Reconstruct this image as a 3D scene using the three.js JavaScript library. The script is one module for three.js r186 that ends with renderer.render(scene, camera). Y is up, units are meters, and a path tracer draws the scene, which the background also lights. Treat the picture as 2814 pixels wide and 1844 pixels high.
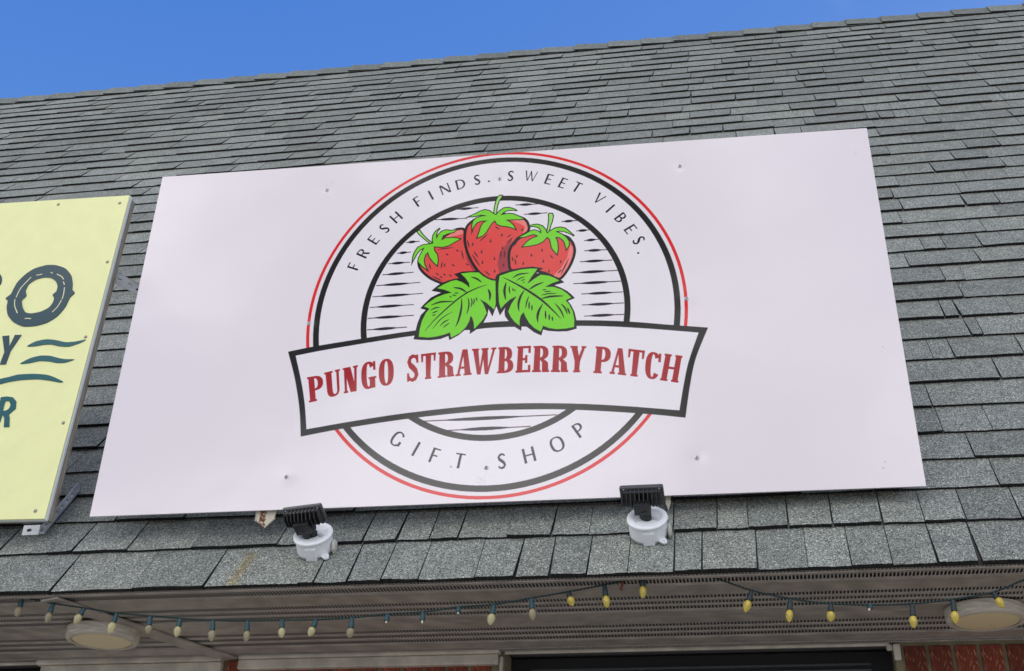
import * as THREE from 'three';
import { mergeGeometries } from 'three/addons/utils/BufferGeometryUtils.js';
import { RoundedBoxGeometry } from 'three/addons/geometries/RoundedBoxGeometry.js';
import { ImprovedNoise } from 'three/addons/math/ImprovedNoise.js';

// ---------------------------------------------------------------- camera, sky, sun, exposure
const scene = new THREE.Scene();
const F = 3552.99, PX = 1472.84, PY = 384.01;            // lens, in pixels of the photograph
const YAW = -0.184541, PITCH = 0.619027, ROLL = 0.025375;
const CAM = new THREE.Vector3(1.7582, 1.6, 3.1152);
const FWD = new THREE.Vector3(Math.sin(YAW) * Math.cos(PITCH), Math.sin(PITCH), -Math.cos(YAW) * Math.cos(PITCH));
const R0 = new THREE.Vector3(Math.cos(YAW), 0, Math.sin(YAW)), U0 = R0.clone().cross(FWD);
const RT = R0.clone().multiplyScalar(Math.cos(ROLL)).addScaledVector(U0, Math.sin(ROLL));
const UP = R0.clone().multiplyScalar(-Math.sin(ROLL)).addScaledVector(U0, Math.cos(ROLL));
const camera = new THREE.PerspectiveCamera(2 * Math.atan(1460 / F) * 180 / Math.PI, 2946 / 2920, 0.1, 600);
camera.position.copy(CAM);
camera.quaternion.setFromRotationMatrix(new THREE.Matrix4().makeBasis(RT, UP, FWD.clone().negate()));
camera.setViewOffset(2946, 2920, 0, 1076, 2814, 1844);
scene.add(camera);

const noise = new ImprovedNoise();
const smooth = (a, b, x) => { const t = Math.min(1, Math.max(0, (x - a) / (b - a))); return t * t * (3 - 2 * t); };
function fbm(x, y, z, o = 5) { let s = 0, a = 0.5, f = 1; for (let i = 0; i < o; i++) { s += a * noise.noise(x * f, y * f, z * f); a *= 0.5; f *= 2.03; } return s; }
const SUN = new THREE.Vector3(0.62, 0.5, -0.6).normalize();
{
  // air and broken cloud; the clear blue stretch is the one the camera looks into
  const w = 1024, h = 512, d = new Float32Array(w * h * 4), v = new THREE.Vector3();
  for (let j = 0; j < h; j++) for (let i = 0; i < w; i++) {
    const az = ((i + 0.5) / w - 0.5) * 2 * Math.PI, el = ((j + 0.5) / h - 0.5) * Math.PI;
    v.set(Math.cos(el) * Math.cos(az), Math.sin(el), Math.cos(el) * Math.sin(az));
    const y = Math.max(0, v.y), hz = Math.pow(1 - y, 3.0), toSun = Math.max(0, v.dot(SUN));
    const glow = 0.07 * Math.pow(toSun, 4) + 0.22 * Math.pow(toSun, 24);
    let r = 0.045 + 0.42 * hz + glow * 0.9, g = 0.168 + 0.54 * hz + glow, b = 0.56 + 0.46 * hz + glow;
    const px = v.x / (y + 0.22), pz = v.z / (y + 0.22);
    const n = fbm(px * 1.05 + 3.1, 0.4, pz * 1.05 + 7.7, 6);
    const bank = smooth(-0.58, -0.05, v.z);                    // cloud bank over the street side
    let c = smooth(-0.04, 0.17, n + 0.52 * bank - 0.40) * smooth(-0.02, 0.06, v.y);
    const thin = 0.16 * smooth(0.08, 0.40, fbm(px * 0.5 + 1, 5, pz * 2.2, 4) + 0.10);
    c = Math.max(c, thin * bank);
    const cl = Math.min(3.2, Math.max(0.35, 1.42 + 7.5 * fbm(px * 2.0 + 5.3, 2.2, pz * 2.0 + 9.4, 4)));
    r += (cl * 1.0 - r) * c; g += (cl * 0.975 - g) * c; b += (cl * 0.965 - b) * c;
    if (v.y < 0) { r = 0.26; g = 0.25; b = 0.24; }
    const k = (j * w + i) * 4; d[k] = r; d[k + 1] = g; d[k + 2] = b; d[k + 3] = 1;
  }
  const t = new THREE.DataTexture(d, w, h, THREE.RGBAFormat, THREE.FloatType);
  t.mapping = THREE.EquirectangularReflectionMapping; t.magFilter = t.minFilter = THREE.LinearFilter; t.needsUpdate = true;
  scene.background = t; scene.environment = t;
}
const sun = new THREE.DirectionalLight(new THREE.Color(1, 0.95, 0.87), 3.2);
sun.position.copy(SUN).multiplyScalar(40).add(new THREE.Vector3(1, 3, 0)); sun.target.position.set(1, 3, 0);
sun.castShadow = true; Object.assign(sun.shadow.camera, { left: -18, right: 18, top: 18, bottom: -18, far: 90 });
scene.add(sun, sun.target);
const renderer = new THREE.WebGLRenderer({ antialias: true });
renderer.toneMapping = THREE.LinearToneMapping;
renderer.toneMappingExposure = 1.16;
renderer.shadowMap.enabled = true;

// ---------------------------------------------------------------- helpers
let seed = 20240611;
const rnd = () => { seed = (seed + 0x6D2B79F5) | 0; let t = Math.imul(seed ^ (seed >>> 15), 1 | seed); t = (t + Math.imul(t ^ (t >>> 7), 61 | t)) ^ t; return ((t ^ (t >>> 14)) >>> 0) / 4294967296; };
const rr = (a, b) => a + (b - a) * rnd();
const V = (x, y, z) => new THREE.Vector3(x, y, z);
const ray = (px, py) => FWD.clone().addScaledVector(RT, (px - PX) / F).addScaledVector(UP, -(py - PY) / F);
const hit = (px, py, q, n) => { const d = ray(px, py); return CAM.clone().addScaledVector(d, q.clone().sub(CAM).dot(n) / d.dot(n)); };
const project = p => { const d = p.clone().sub(CAM), z = d.dot(FWD); return [PX + F * d.dot(RT) / z, PY - F * d.dot(UP) / z]; };
const atZ = (px, py, z) => hit(px, py, V(0, 0, z), V(0, 0, 1));
const atY = (px, py, y) => hit(px, py, V(0, y, 0), V(0, 1, 0));
const names = {};
function numbered(n) { const k = names[n] = (names[n] ?? -1) + 1; return k ? `${n}_${String(k).padStart(3, '0')}` : n; }
function shade(o) { o.castShadow = true; o.receiveShadow = true; return o; }
function mesh(name, geo, mat, parent) { const m = shade(new THREE.Mesh(geo, mat)); m.name = name; parent.add(m); return m; }
function thing(name, label, category, pos, group) {
  const g = new THREE.Group(); g.name = numbered(name); if (pos) g.position.copy(pos);
  g.userData = { label, category }; if (group) g.userData.group = group; scene.add(g); return g;
}
const std = (color, roughness = 0.8, extra = {}) => new THREE.MeshStandardMaterial({ color: new THREE.Color(...color), roughness, metalness: 0, ...extra });
function box(x0, x1, y0, y1, z0, z1) { return new THREE.BoxGeometry(x1 - x0, y1 - y0, z1 - z0).translate((x0 + x1) / 2, (y0 + y1) / 2, (z0 + z1) / 2); }
function canvasTex(w, h, draw, srgb = true) {
  const c = document.createElement('canvas'); c.width = w; c.height = h; draw(c.getContext('2d'), w, h);
  const t = new THREE.CanvasTexture(c); if (srgb) t.colorSpace = THREE.SRGBColorSpace;
  t.wrapS = t.wrapT = THREE.RepeatWrapping; t.magFilter = THREE.LinearFilter; t.anisotropy = 8; return t;
}
function dataTex(n, fn, srgb = true) {
  const d = new Uint8ClampedArray(n * n * 4);
  for (let j = 0; j < n; j++) for (let i = 0; i < n; i++) { const c = fn(i, j), k = (j * n + i) * 4; d[k] = c[0]; d[k + 1] = c[1]; d[k + 2] = c[2]; d[k + 3] = 255; }
  const t = new THREE.DataTexture(new Uint8Array(d.buffer), n, n); if (srgb) t.colorSpace = THREE.SRGBColorSpace;
  t.wrapS = t.wrapT = THREE.RepeatWrapping; t.magFilter = THREE.LinearFilter; t.minFilter = THREE.LinearMipmapLinearFilter; t.generateMipmaps = true; t.needsUpdate = true; return t;
}
function uvScale(geo, s) { const u = geo.attributes.uv; for (let i = 0; i < u.count; i++) u.setXY(i, u.getX(i) * s, u.getY(i) * s); return geo; }
function uvPlanar(geo, ax, ay, s, ox = 0, oy = 0) {      // uv in metres along two axes
  const p = geo.attributes.position, u = new Float32Array(p.count * 2);
  for (let i = 0; i < p.count; i++) { u[2 * i] = p.getComponent(i, ax) * s + ox; u[2 * i + 1] = p.getComponent(i, ay) * s + oy; }
  geo.setAttribute('uv', new THREE.BufferAttribute(u, 2)); return geo;
}

// ---------------------------------------------------------------- roof frame
const TH = 0.90865, EY = 2.5284, EZ = 0.0637;
const RD = V(0, Math.sin(TH), -Math.cos(TH)), RN = V(0, Math.cos(TH), Math.sin(TH));
const roofP = (x, s, n) => V(x, EY, EZ).addScaledVector(RD, s).addScaledVector(RN, n);
const onRoof = (px, py, n = 0) => { const q = V(0, EY, EZ).addScaledVector(RN, n), p = hit(px, py, q, RN); return [p.x, p.clone().sub(q).dot(RD)]; };
const SR = 5.86, XL = -5.2, XR = 9.0;                    // ridge, roof ends
const WALLZ = -0.578, SOFY = 2.5275;

// ---------------------------------------------------------------- materials
const G = 1024, gr = new Uint8ClampedArray(G * G * 3);
{
  const pal = [[60, 63, 61], [86, 90, 85], [118, 123, 116], [143, 148, 140], [166, 170, 162], [196, 199, 191], [130, 134, 133], [110, 118, 109]];
  const wts = [0.15, 0.16, 0.18, 0.16, 0.13, 0.08, 0.08, 0.06];
  for (let i = 0; i < G * G; i++) { gr[3 * i] = 116; gr[3 * i + 1] = 123; gr[3 * i + 2] = 117; }
  for (let k = 0; k < 150000; k++) {
    let t = rnd(), q = 0; while (q < 7 && (t -= wts[q]) > 0) q++;
    const c = pal[q], x0 = Math.floor(rnd() * G), y0 = Math.floor(rnd() * G), w = 2 + Math.floor(rnd() * 3), h = 2 + Math.floor(rnd() * 3), j = rr(-9, 9);
    for (let y = 0; y < h; y++) for (let x = 0; x < w; x++) { const o = (((y0 + y) % G) * G + (x0 + x) % G) * 3; gr[o] = c[0] + j; gr[o + 1] = c[1] + j; gr[o + 2] = c[2] + j; }
  }
}
const granule = dataTex(G, (i, j) => {
  const o = (j * G + i) * 3, a = i / G * 2 * Math.PI, b = j / G * 2 * Math.PI;
  const m = 1 + 0.16 * fbm(Math.cos(a) * 2.2 + 9, Math.sin(a) * 2.2 + Math.cos(b) * 2.2, Math.sin(b) * 2.2 + 4, 4);
  return [gr[o] * m, gr[o + 1] * m, gr[o + 2] * m];
});
const granuleBump = dataTex(G, (i, j) => { const o = (j * G + i) * 3, v = gr[o]; return [v, v, v]; }, false);
const matShingle = new THREE.MeshStandardMaterial({ map: granule, bumpMap: granuleBump, bumpScale: 0.0006, roughness: 0.93, vertexColors: true });
const matDeck = std([0.12, 0.118, 0.115], 0.95);
const dirt = dataTex(512, (i, j) => { const a = i / 512 * 6.2832, b = j / 512 * 6.2832; const v = 226 + 60 * fbm(Math.cos(a) * 3 + 2, Math.sin(a) * 3 + Math.cos(b) * 3, Math.sin(b) * 3, 5) + rr(-5, 5); return [v, v * 0.985, v * 0.96]; });
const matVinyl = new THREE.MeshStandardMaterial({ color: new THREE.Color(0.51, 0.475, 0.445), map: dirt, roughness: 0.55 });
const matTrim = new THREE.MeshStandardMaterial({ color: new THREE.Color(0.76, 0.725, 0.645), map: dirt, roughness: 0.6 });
const matSteel = new THREE.MeshStandardMaterial({ color: new THREE.Color(0.62, 0.66, 0.70), map: dirt, roughness: 0.5, metalness: 0.15 });
const matScrew = std([0.55, 0.55, 0.56], 0.35, { metalness: 0.8 });
const matBlack = std([0.012, 0.012, 0.013], 0.42);
const matWhitePlastic = std([0.80, 0.82, 0.84], 0.38);
const matGlass = new THREE.MeshPhysicalMaterial({ color: new THREE.Color(0.02, 0.024, 0.026), roughness: 0.06, metalness: 0 });
const matFrame = std([0.008, 0.0085, 0.009], 0.6);
const concrete = dataTex(512, (i, j) => { const a = i / 512 * 6.2832, b = j / 512 * 6.2832; const v = 172 + 60 * fbm(Math.cos(a) * 2, Math.sin(a) * 2 + Math.cos(b) * 2, Math.sin(b) * 2 + 3, 6) + rr(-16, 16); return [v, v * 0.98, v * 0.94]; });

// ---------------------------------------------------------------- ground
{
  const g = uvPlanar(new THREE.CircleGeometry(400, 64).rotateX(-Math.PI / 2), 0, 2, 0.33);
  const m = shade(new THREE.Mesh(g, new THREE.MeshStandardMaterial({ map: concrete, color: new THREE.Color(0.92, 0.90, 0.86), roughness: 0.95 })));
  m.name = 'parking_lot'; m.userData.kind = 'structure'; scene.add(m);
}

// ---------------------------------------------------------------- the building
const shop = thing('shop_building', 'low brick shop building with a steep grey shingled roof and vented soffit', 'building');

// roof deck: front slope, back slope and closed gable ends
const deckShape = new THREE.Shape();
{
  const e = roofP(0, 0.03, -0.004), r = roofP(0, SR, -0.004), rb = V(0, r.y, r.z - 0.02), bz = 2 * r.z - e.z;
  deckShape.moveTo(e.z, e.y); deckShape.lineTo(r.z, r.y); deckShape.lineTo(bz, e.y); deckShape.lineTo(bz, e.y - 0.010); deckShape.lineTo(e.z - 0.006, e.y - 0.010); deckShape.closePath();
}
const deckGeo = new THREE.ExtrudeGeometry(deckShape, { depth: XR - XL, bevelEnabled: false });
deckGeo.applyMatrix4(new THREE.Matrix4().makeBasis(V(0, 0, 1), V(0, 1, 0), V(-1, 0, 0))).translate(XR, 0, 0);
const roof = mesh('shingle_roof', deckGeo, matDeck, shop);

// one shingle tab: granule face, black asphalt butt edge and sides
const UVS = 1 / 0.8;
function tabGeo(x0, x1, s0, s1, t, tint, sl0 = 0, sl1 = 0, K = 5, J = 1, stain = null) {
  const b0 = 0.0058, pos = [], col = [], uv = [], ox = rnd(), oy = rnd();
  const xb = [], sb = [], xt = [];
  for (let k = 0; k <= K; k++) {
    const f = k / K; xb.push(x0 + sl0 + (x1 + sl1 - x0 - sl0) * f); xt.push(x0 + (x1 - x0) * f);
    sb.push(s0 + (rnd() - 0.5) * 0.0022 + 0.0012 * Math.sin(f * 5 + x0 * 31));
  }
  const curl = rnd() < 0.12 ? rr(-0.005, 0.005) : rr(-0.0008, 0.0014), nt = f => b0 + t + curl * (f - 0.5);
  const put = (x, s, n, c, d) => { const p = roofP(x, s, n); pos.push(p.x, p.y, p.z); col.push(c[0], c[1], c[2]); uv.push((x + ox) * UVS, (s + oy) * UVS + (d || 0)); };
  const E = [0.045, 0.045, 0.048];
  for (let k = 0; k < K; k++) {
    const f0 = k / K, f1 = (k + 1) / K;
    const A = [xb[k], sb[k], nt(f0)], B = [xb[k + 1], sb[k + 1], nt(f1)], C = [xt[k + 1], s1 + 0.03, 0.0014], D = [xt[k], s1 + 0.03, 0.0014];
    const mix = (p, q, f) => p.map((v, i) => v + (q[i] - v) * f);
    for (let j = 0; j < J; j++) { const g0 = j / J, g1 = (j + 1) / J, a = mix(A, D, g0), b = mix(B, C, g0), c = mix(B, C, g1), d = mix(A, D, g1); for (const q of [a, b, c, a, c, d]) put(...q, stain ? stain(q[0], q[1], tint) : tint); }
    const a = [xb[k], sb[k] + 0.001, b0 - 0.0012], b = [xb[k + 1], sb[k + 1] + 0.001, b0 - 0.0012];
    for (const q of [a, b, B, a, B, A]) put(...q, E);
  }
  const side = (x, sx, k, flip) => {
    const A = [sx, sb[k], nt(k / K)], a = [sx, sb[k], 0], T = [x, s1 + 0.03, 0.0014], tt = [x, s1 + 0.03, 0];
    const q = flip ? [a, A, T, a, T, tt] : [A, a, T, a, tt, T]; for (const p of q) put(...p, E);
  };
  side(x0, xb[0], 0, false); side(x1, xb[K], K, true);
  const g = new THREE.BufferGeometry();
  g.setAttribute('position', new THREE.Float32BufferAttribute(pos, 3)); g.setAttribute('color', new THREE.Float32BufferAttribute(col, 3)); g.setAttribute('uv', new THREE.Float32BufferAttribute(uv, 2));
  g.computeVertexNormals(); return g;
}
const rows = [0, 0.167, 0.311, 0.447, 0.581]; while (rows[rows.length - 1] + 0.143 < SR - 0.03) rows.push(rows[rows.length - 1] + 0.143);
rows.push(SR - 0.005);
const fixed = [
  [[15, 1559], [182, 1580], [393, 1585], [594, 1567], [839, 1573], [873, 1587], [973, 1558], [1066, 1560], [1167, 1553], [1318, 1545], [1430, 1541], [1517, 1536], [1621, 1534], [1730, 1528], [1853, 1522], [1930, 1518], [2080, 1510], [2214, 1508], [2330, 1506], [2441, 1504], [2560, 1500], [2675, 1496]],
  [[20, 1500], [159, 1493], [229, 1491], [375, 1485], [550, 1479], [776, 1481], [860, 1472], [1012, 1466], [1103, 1466], [1190, 1462], [1270, 1457], [1400, 1460], [1521, 1466], [1621, 1464], [1850, 1440], [1972, 1422], [2055, 1420], [2163, 1410], [2285, 1408], [2419, 1402], [2530, 1400], [2643, 1398]],
];
const tabs = [];
for (let i = 0; i < rows.length - 1; i++) {
  const xs = [], s0 = rows[i], s1 = rows[i + 1];
  if (fixed[i]) {
    const f = fixed[i].map(q => onRoof(...q)[0]);
    let x = f[0]; const pre = []; while (x > XL) { x -= rr(0.1, 0.3); pre.unshift(x); } xs.push(...pre, ...f);
    x = f[f.length - 1]; while (x < 5.2) { x += rr(0.1, 0.3); xs.push(x); }
  } else { let x = XL + rr(0, 0.2); while (x < 5.2) { xs.push(x); x += rnd() < 0.07 ? rr(0.035, 0.08) : rnd() < 0.35 ? rr(0.12, 0.2) : rr(0.2, 0.36); } }
  let up = rnd() < 0.5;
  for (let k = 0; k < xs.length - 1; k++) {
    up = rnd() < 0.68 ? !up : up;
    const g = rr(0.0008, 0.0028), t = (up ? 0.0080 : 0.0043) + rr(-0.0004, 0.0007);
    const tone = (up ? rr(0.84, 1.06) : rr(0.90, 1.14)) * (rnd() < 0.1 ? rr(0.84, 0.94) : 1) * (1 + 0.35 * fbm(xs[k] * 1.1, s0 * 1.1, 3.3, 3)), cool = rr(-0.015, 0.015);
    tabs.push({ x0: xs[k] + g / 2, x1: xs[k + 1] - g / 2, s0: s0 + (up ? 0 : rr(0, 0.0015)), s1, t, row: i, tint: [tone * (1.03 - cool), tone, tone * (0.975 + cool)], sl0: up ? rr(-0.001, 0.006) : 0, sl1: up ? rr(-0.006, 0.001) : 0 });
  }
}
const signQuad = [[447, 487], [2381, 352], [2545, 1336], [246, 1419]], yelQuad = [[-900, 580], [356, 536], [122, 1426], [-900, 1440]];
const inQuad = (q, p) => { let o = true; for (let i = 0; i < 4; i++) { const a = q[i], b = q[(i + 1) % 4]; if ((b[0] - a[0]) * (p[1] - a[1]) - (b[1] - a[1]) * (p[0] - a[0]) < 0) o = false; } return o; };
for (const t of tabs) {
  const c = project(roofP((t.x0 + t.x1) / 2, (t.s0 + t.s1) / 2, 0)), a = project(roofP(t.x0, t.s0, 0)), b = project(roofP(t.x1, t.s1, 0));
  t.area = c[0] > -40 && c[0] < 2854 && c[1] > -20 && c[1] < 1700 && !inQuad(signQuad, c) && !inQuad(yelQuad, c) ? Math.abs((b[0] - a[0]) * (b[1] - a[1])) : 0;
}
const single = new Set([...tabs].sort((a, b) => b.area - a.area).slice(0, 296));
const rest = [], rustX = onRoof(668, 1565)[0];            // rust run-off on one eave shingle
const rustX0 = onRoof(688, 1535)[0], rustStain = (x, s, c) => { const cx = rustX0 + (0.167 - s - 0.035) * -0.05, d = Math.abs(x - cx) / (0.017 + 0.010 * noise.noise(s * 40, 2, 1)); const m = Math.max(0, Math.min(1, 1.25 - d + 0.9 * fbm(x * 160, s * 110, 5, 3))) * smooth(0.158, 0.135, s) * 0.85; return [c[0] * (1 - m + m * 1.05), c[1] * (1 - m + m * 0.84), c[2] * (1 - m + m * 0.50)]; };
for (const t of tabs) {
  const stained = t.row === 0 && t.x0 < rustX && t.x1 > rustX;
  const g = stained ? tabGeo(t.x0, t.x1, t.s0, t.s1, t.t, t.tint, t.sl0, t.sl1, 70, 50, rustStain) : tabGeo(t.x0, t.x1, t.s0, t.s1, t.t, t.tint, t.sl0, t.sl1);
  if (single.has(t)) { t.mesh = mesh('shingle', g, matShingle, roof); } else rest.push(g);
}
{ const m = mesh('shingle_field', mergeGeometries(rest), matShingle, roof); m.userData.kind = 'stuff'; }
// ridge caps, each bent over the ridge, left end lapped over the cap before it
{
  const caps = [], rb = V(0, RD.y, -RD.z).negate(), nb = V(0, RN.y, -RN.z);      // back slope, going down
  const P = (x, d, n) => d <= 0 ? roofP(x, SR + d, n) : roofP(x, SR, 0).addScaledVector(V(0, -RD.y, RD.z), d).addScaledVector(nb, n);
  for (let x = -5; x < 5.4; x += 0.222) {
    const pos = [], col = [], uv = [], j = rr(-0.006, 0.006), wd = 0.128 + rr(-0.006, 0.006), tone = rr(0.72, 0.95), L = x + j, R = x + 0.262 + j, nl = 0.020 + rr(0, 0.004), nr = 0.010, th = 0.006;
    const T = [tone, tone, tone * 0.98], E = [0.10, 0.10, 0.105], ox = rnd();
    const put = (q, c) => { const p = P(...q); pos.push(p.x, p.y, p.z); col.push(...c); uv.push((q[0] + ox) * UVS, q[1] * UVS); };
    const quad = (a, b, c, d, col_) => { for (const q of [a, b, c, a, c, d]) put(q, col_); };
    const lift = 0.006;
    quad([L, -wd, nl], [R, -wd + 0.004, nr], [R, 0, nr + lift], [L, 0, nl + lift], T);
    quad([L, 0, nl + lift], [R, 0, nr + lift], [R, wd, nr], [L, wd, nl], T);
    quad([L, -wd, nl - th], [R, -wd + 0.004, 0.002], [R, -wd + 0.004, nr], [L, -wd, nl], E);
    quad([L, 0, nl + lift - th], [L, -wd, nl - th], [L, -wd, nl], [L, 0, nl + lift], E);
    quad([L, wd, nl - th], [L, 0, nl + lift - th], [L, 0, nl + lift], [L, wd, nl], E);
    const g = new THREE.BufferGeometry(); g.setAttribute('position', new THREE.Float32BufferAttribute(pos, 3)); g.setAttribute('color', new THREE.Float32BufferAttribute(col, 3)); g.setAttribute('uv', new THREE.Float32BufferAttribute(uv, 2)); g.computeVertexNormals();
    mesh('ridge_shingle', g, matShingle, roof);
  }
}

// soffit: plain vinyl bands, each pair parted by strips of slots
{
  const zAt = y => atY(1800, y, SOFY).z;
  const slotMask = canvasTex(512, 512, (c, w, h) => {        // 88 mm of slotted vinyl: white is vinyl, black is cut away
    c.fillStyle = '#fff'; c.fillRect(0, 0, w, h); c.fillStyle = '#000';
    for (let i = 0; i < 10; i++) { const o = i % 2 ? 30 : 0; c.fillRect(i * 51.2 + 8, 40 + o, 33, 402); }
  }, false);
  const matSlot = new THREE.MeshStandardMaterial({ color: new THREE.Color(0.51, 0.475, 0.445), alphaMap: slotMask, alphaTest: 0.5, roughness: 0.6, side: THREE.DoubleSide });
  const zs = [[1576, 1590, 'p'], [1590, 1595, 'r'], [1595, 1610, 'p'], [1610, 1638.5, 'b'], [1638.5, 1652, 'p'], [1652, 1655.5, 'r'], [1655.5, 1666, 'p'], [1666, 1669, 'r'], [1669, 1680, 'p'], [1680, 1696, 'b'], [1696, 1714.5, 'b'], [1714.5, 1726.5, 'p'], [1726.5, 1729.5, 'r'], [1729.5, 1740, 'p'], [1740, 1743.5, 'r'], [1743.5, 1754, 'p'], [1754, 1770, 'b'], [1770, 1775.5, 'p'], [1775.5, 1777, 'r'], [1777, 1781.5, 'p'], [1781.5, 1783, 'r'], [1783, 1787, 'p']];
  const back = new THREE.Group(); back.name = 'soffit'; shop.add(back);
  zs.forEach(([a, b, k], i) => {
    const z1 = i ? Math.min(zAt(a), EZ - 0.004) : EZ - 0.004, z0 = zAt(b);
    if (k === 'p') { const g = uvPlanar(new THREE.PlaneGeometry(XR - XL, z1 - z0).rotateX(Math.PI / 2).translate((XL + XR) / 2, SOFY + 0.004, (z0 + z1) / 2), 0, 2, 1); const u = g.attributes.uv, sh = rr(0, 1); for (let q = 0; q < u.count; q++) u.setXY(q, u.getX(q) / 0.088 + sh, (u.getY(q) - z0) / (z1 - z0)); mesh('slotted_strip', g, matSlot, back); }
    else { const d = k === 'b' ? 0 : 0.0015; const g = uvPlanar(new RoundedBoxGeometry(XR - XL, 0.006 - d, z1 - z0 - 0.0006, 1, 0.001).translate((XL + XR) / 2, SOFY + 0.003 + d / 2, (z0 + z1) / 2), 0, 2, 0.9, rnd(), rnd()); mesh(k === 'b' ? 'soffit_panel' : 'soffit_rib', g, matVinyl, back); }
  });
  // diagonal joint cover
  const a = atY(70, 1632, SOFY - 0.004), b = atY(618, 1812, SOFY - 0.004); if (a.z > EZ - 0.02) a.lerp(b, (a.z - EZ + 0.02) / (a.z - b.z)); if (b.z < WALLZ + 0.002) b.lerp(a, (WALLZ + 0.002 - b.z) / (a.z - b.z));
  const L = a.distanceTo(b), ang = Math.atan2(-(b.z - a.z), b.x - a.x);
  const g = uvPlanar(new RoundedBoxGeometry(L, 0.006, 0.06, 1, 0.0015), 0, 2, 1).applyMatrix4(new THREE.Matrix4().makeRotationY(ang).setPosition((a.x + b.x) / 2 + 0.015, SOFY - 0.0035, (a.z + b.z) / 2));
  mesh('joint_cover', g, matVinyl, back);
}
// walls (brick piers, trim boards, dark shopfront windows)
{
  const X = px => atZ(px, 1815, WALLZ).x;
  const brickTex = dataTex(256, (i, j) => { const a = i / 256 * 6.2832, b = j / 256 * 6.2832, n = fbm(Math.cos(a) * 3, Math.sin(a) * 3 + Math.cos(b) * 3, Math.sin(b) * 3, 5); const lime = smooth(0.12, 0.3, fbm(Math.cos(a) * 2 + 5, Math.sin(a) * 2 + Math.cos(b) * 2, Math.sin(b) * 2 + 8, 5)); const s = rr(-10, 10); return [128 + 70 * n + 50 * lime + s, 62 + 34 * n + 62 * lime + s, 46 + 26 * n + 50 * lime + s]; });
  const matBrick = [0.75, 0.9, 1.05, 0.62].map(k => new THREE.MeshStandardMaterial({ map: brickTex, color: new THREE.Color(k, k * 0.96, k * 0.93), roughness: 0.92 }));
  const matMortar = new THREE.MeshStandardMaterial({ map: dirt, color: new THREE.Color(0.34, 0.30, 0.20), roughness: 0.95 });
  const wins = [[-1.6, X(122)], [X(1386), X(2462)]];
  const piers = [[XL + 0.3, -1.6], [X(122), X(1386)], [X(2462), XR - 0.3]];
  const wall = mesh('wall', mergeGeometries(piers.map(([a, b]) => uvPlanar(box(a, b, 0, SOFY + 0.006, WALLZ - 0.22, WALLZ - 0.008), 0, 1, 1))), matMortar, shop);
  // soldier course under the soffit, running bond below
  const geoS = new RoundedBoxGeometry(0.055, 0.195, 0.05, 1, 0.003), geoR = new RoundedBoxGeometry(0.192, 0.056, 0.05, 1, 0.003);
  const put = (g, x, y, w) => { const m = mesh('brick', g, matBrick[Math.floor(rnd() * 4)], wall); m.position.set(x, y, WALLZ - 0.025 + rr(-0.0015, 0.0015)); if (w) m.scale.x = w; };
  const field = (x0, x1, top, n) => {
    for (let x = x0 + 0.033; x < x1 - 0.02; x += 0.0655) put(geoS, x, top - 0.098, 1);
    for (let k = 0; k < n; k++) for (let x = x0 + (k % 2 ? 0.05 : 0.1); x < x1 - 0.05; x += 0.203) put(geoR, x + 0.0, top - 0.236 - k * 0.0665, Math.min(1, 2 * (x1 - x) / 0.203));
  };
  const xa = X(662), xb = X(1372);
  field(X(617) + 0.002, xb, SOFY - 0.006, 3); field(X(2482), X(2482) + 1.75, SOFY - 0.008, 3);
  // trim boards
  const trim = (x0, x1, y1, y0, z1) => mesh('trim_board', uvPlanar(new RoundedBoxGeometry(x1 - x0, y1 - y0, z1 - WALLZ + 0.004, 2, 0.004).translate((x0 + x1) / 2, (y0 + y1) / 2, (z1 + WALLZ - 0.004) / 2), 0, 1, 0.8, rnd(), rnd()), matTrim, wall);
  trim(xa, xb, SOFY - 0.0095, SOFY - 0.036, WALLZ + 0.022); trim(xa - 0.0, xb + 0.004, SOFY + 0.002, SOFY - 0.009, WALLZ + 0.027);
  trim(X(124), X(616), SOFY - 0.013, SOFY - 0.30, WALLZ + 0.018); trim(X(112), X(616), SOFY + 0.002, SOFY - 0.0125, WALLZ + 0.026);
  trim(X(1386), X(2450), SOFY + 0.002, SOFY - 0.0075, WALLZ + 0.006); trim(-1.6, X(112), SOFY + 0.002, SOFY - 0.0075, WALLZ + 0.006);
  trim(X(1374), X(1384), SOFY - 0.014, SOFY - 0.3, WALLZ + 0.012); trim(X(2458), X(2478), SOFY - 0.004, SOFY - 0.045, WALLZ + 0.012); trim(X(2440), X(2457), SOFY - 0.004, SOFY - 0.02, WALLZ + 0.008);
  // windows
  wins.forEach(([a, b]) => {
    const w = mesh('window', mergeGeometries([box(a, b, SOFY - 0.10, SOFY + 0.004, WALLZ - 0.17, WALLZ - 0.10), box(a, a + 0.05, 0.4, SOFY - 0.1005, WALLZ - 0.17, WALLZ - 0.10), box(b - 0.05, b, 0.4, SOFY - 0.1005, WALLZ - 0.17, WALLZ - 0.10), box(a, b, 0, 0.3995, WALLZ - 0.17, WALLZ - 0.08)]), matFrame, wall);
    mesh('pane', box(a + 0.052, b - 0.052, 0.402, SOFY - 0.102, WALLZ - 0.15, WALLZ - 0.14), matGlass, w);
    mesh('frame_bead', box(a + 0.06, b - 0.06, SOFY - 0.034, SOFY - 0.028, WALLZ - 0.0995, WALLZ - 0.088), std([0.06, 0.07, 0.074], 0.4), w);
    mesh('frame_bead', box(a + 0.06, b - 0.06, SOFY - 0.048, SOFY - 0.043, WALLZ - 0.0995, WALLZ - 0.092), std([0.10, 0.115, 0.12], 0.4), w);
  });
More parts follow.
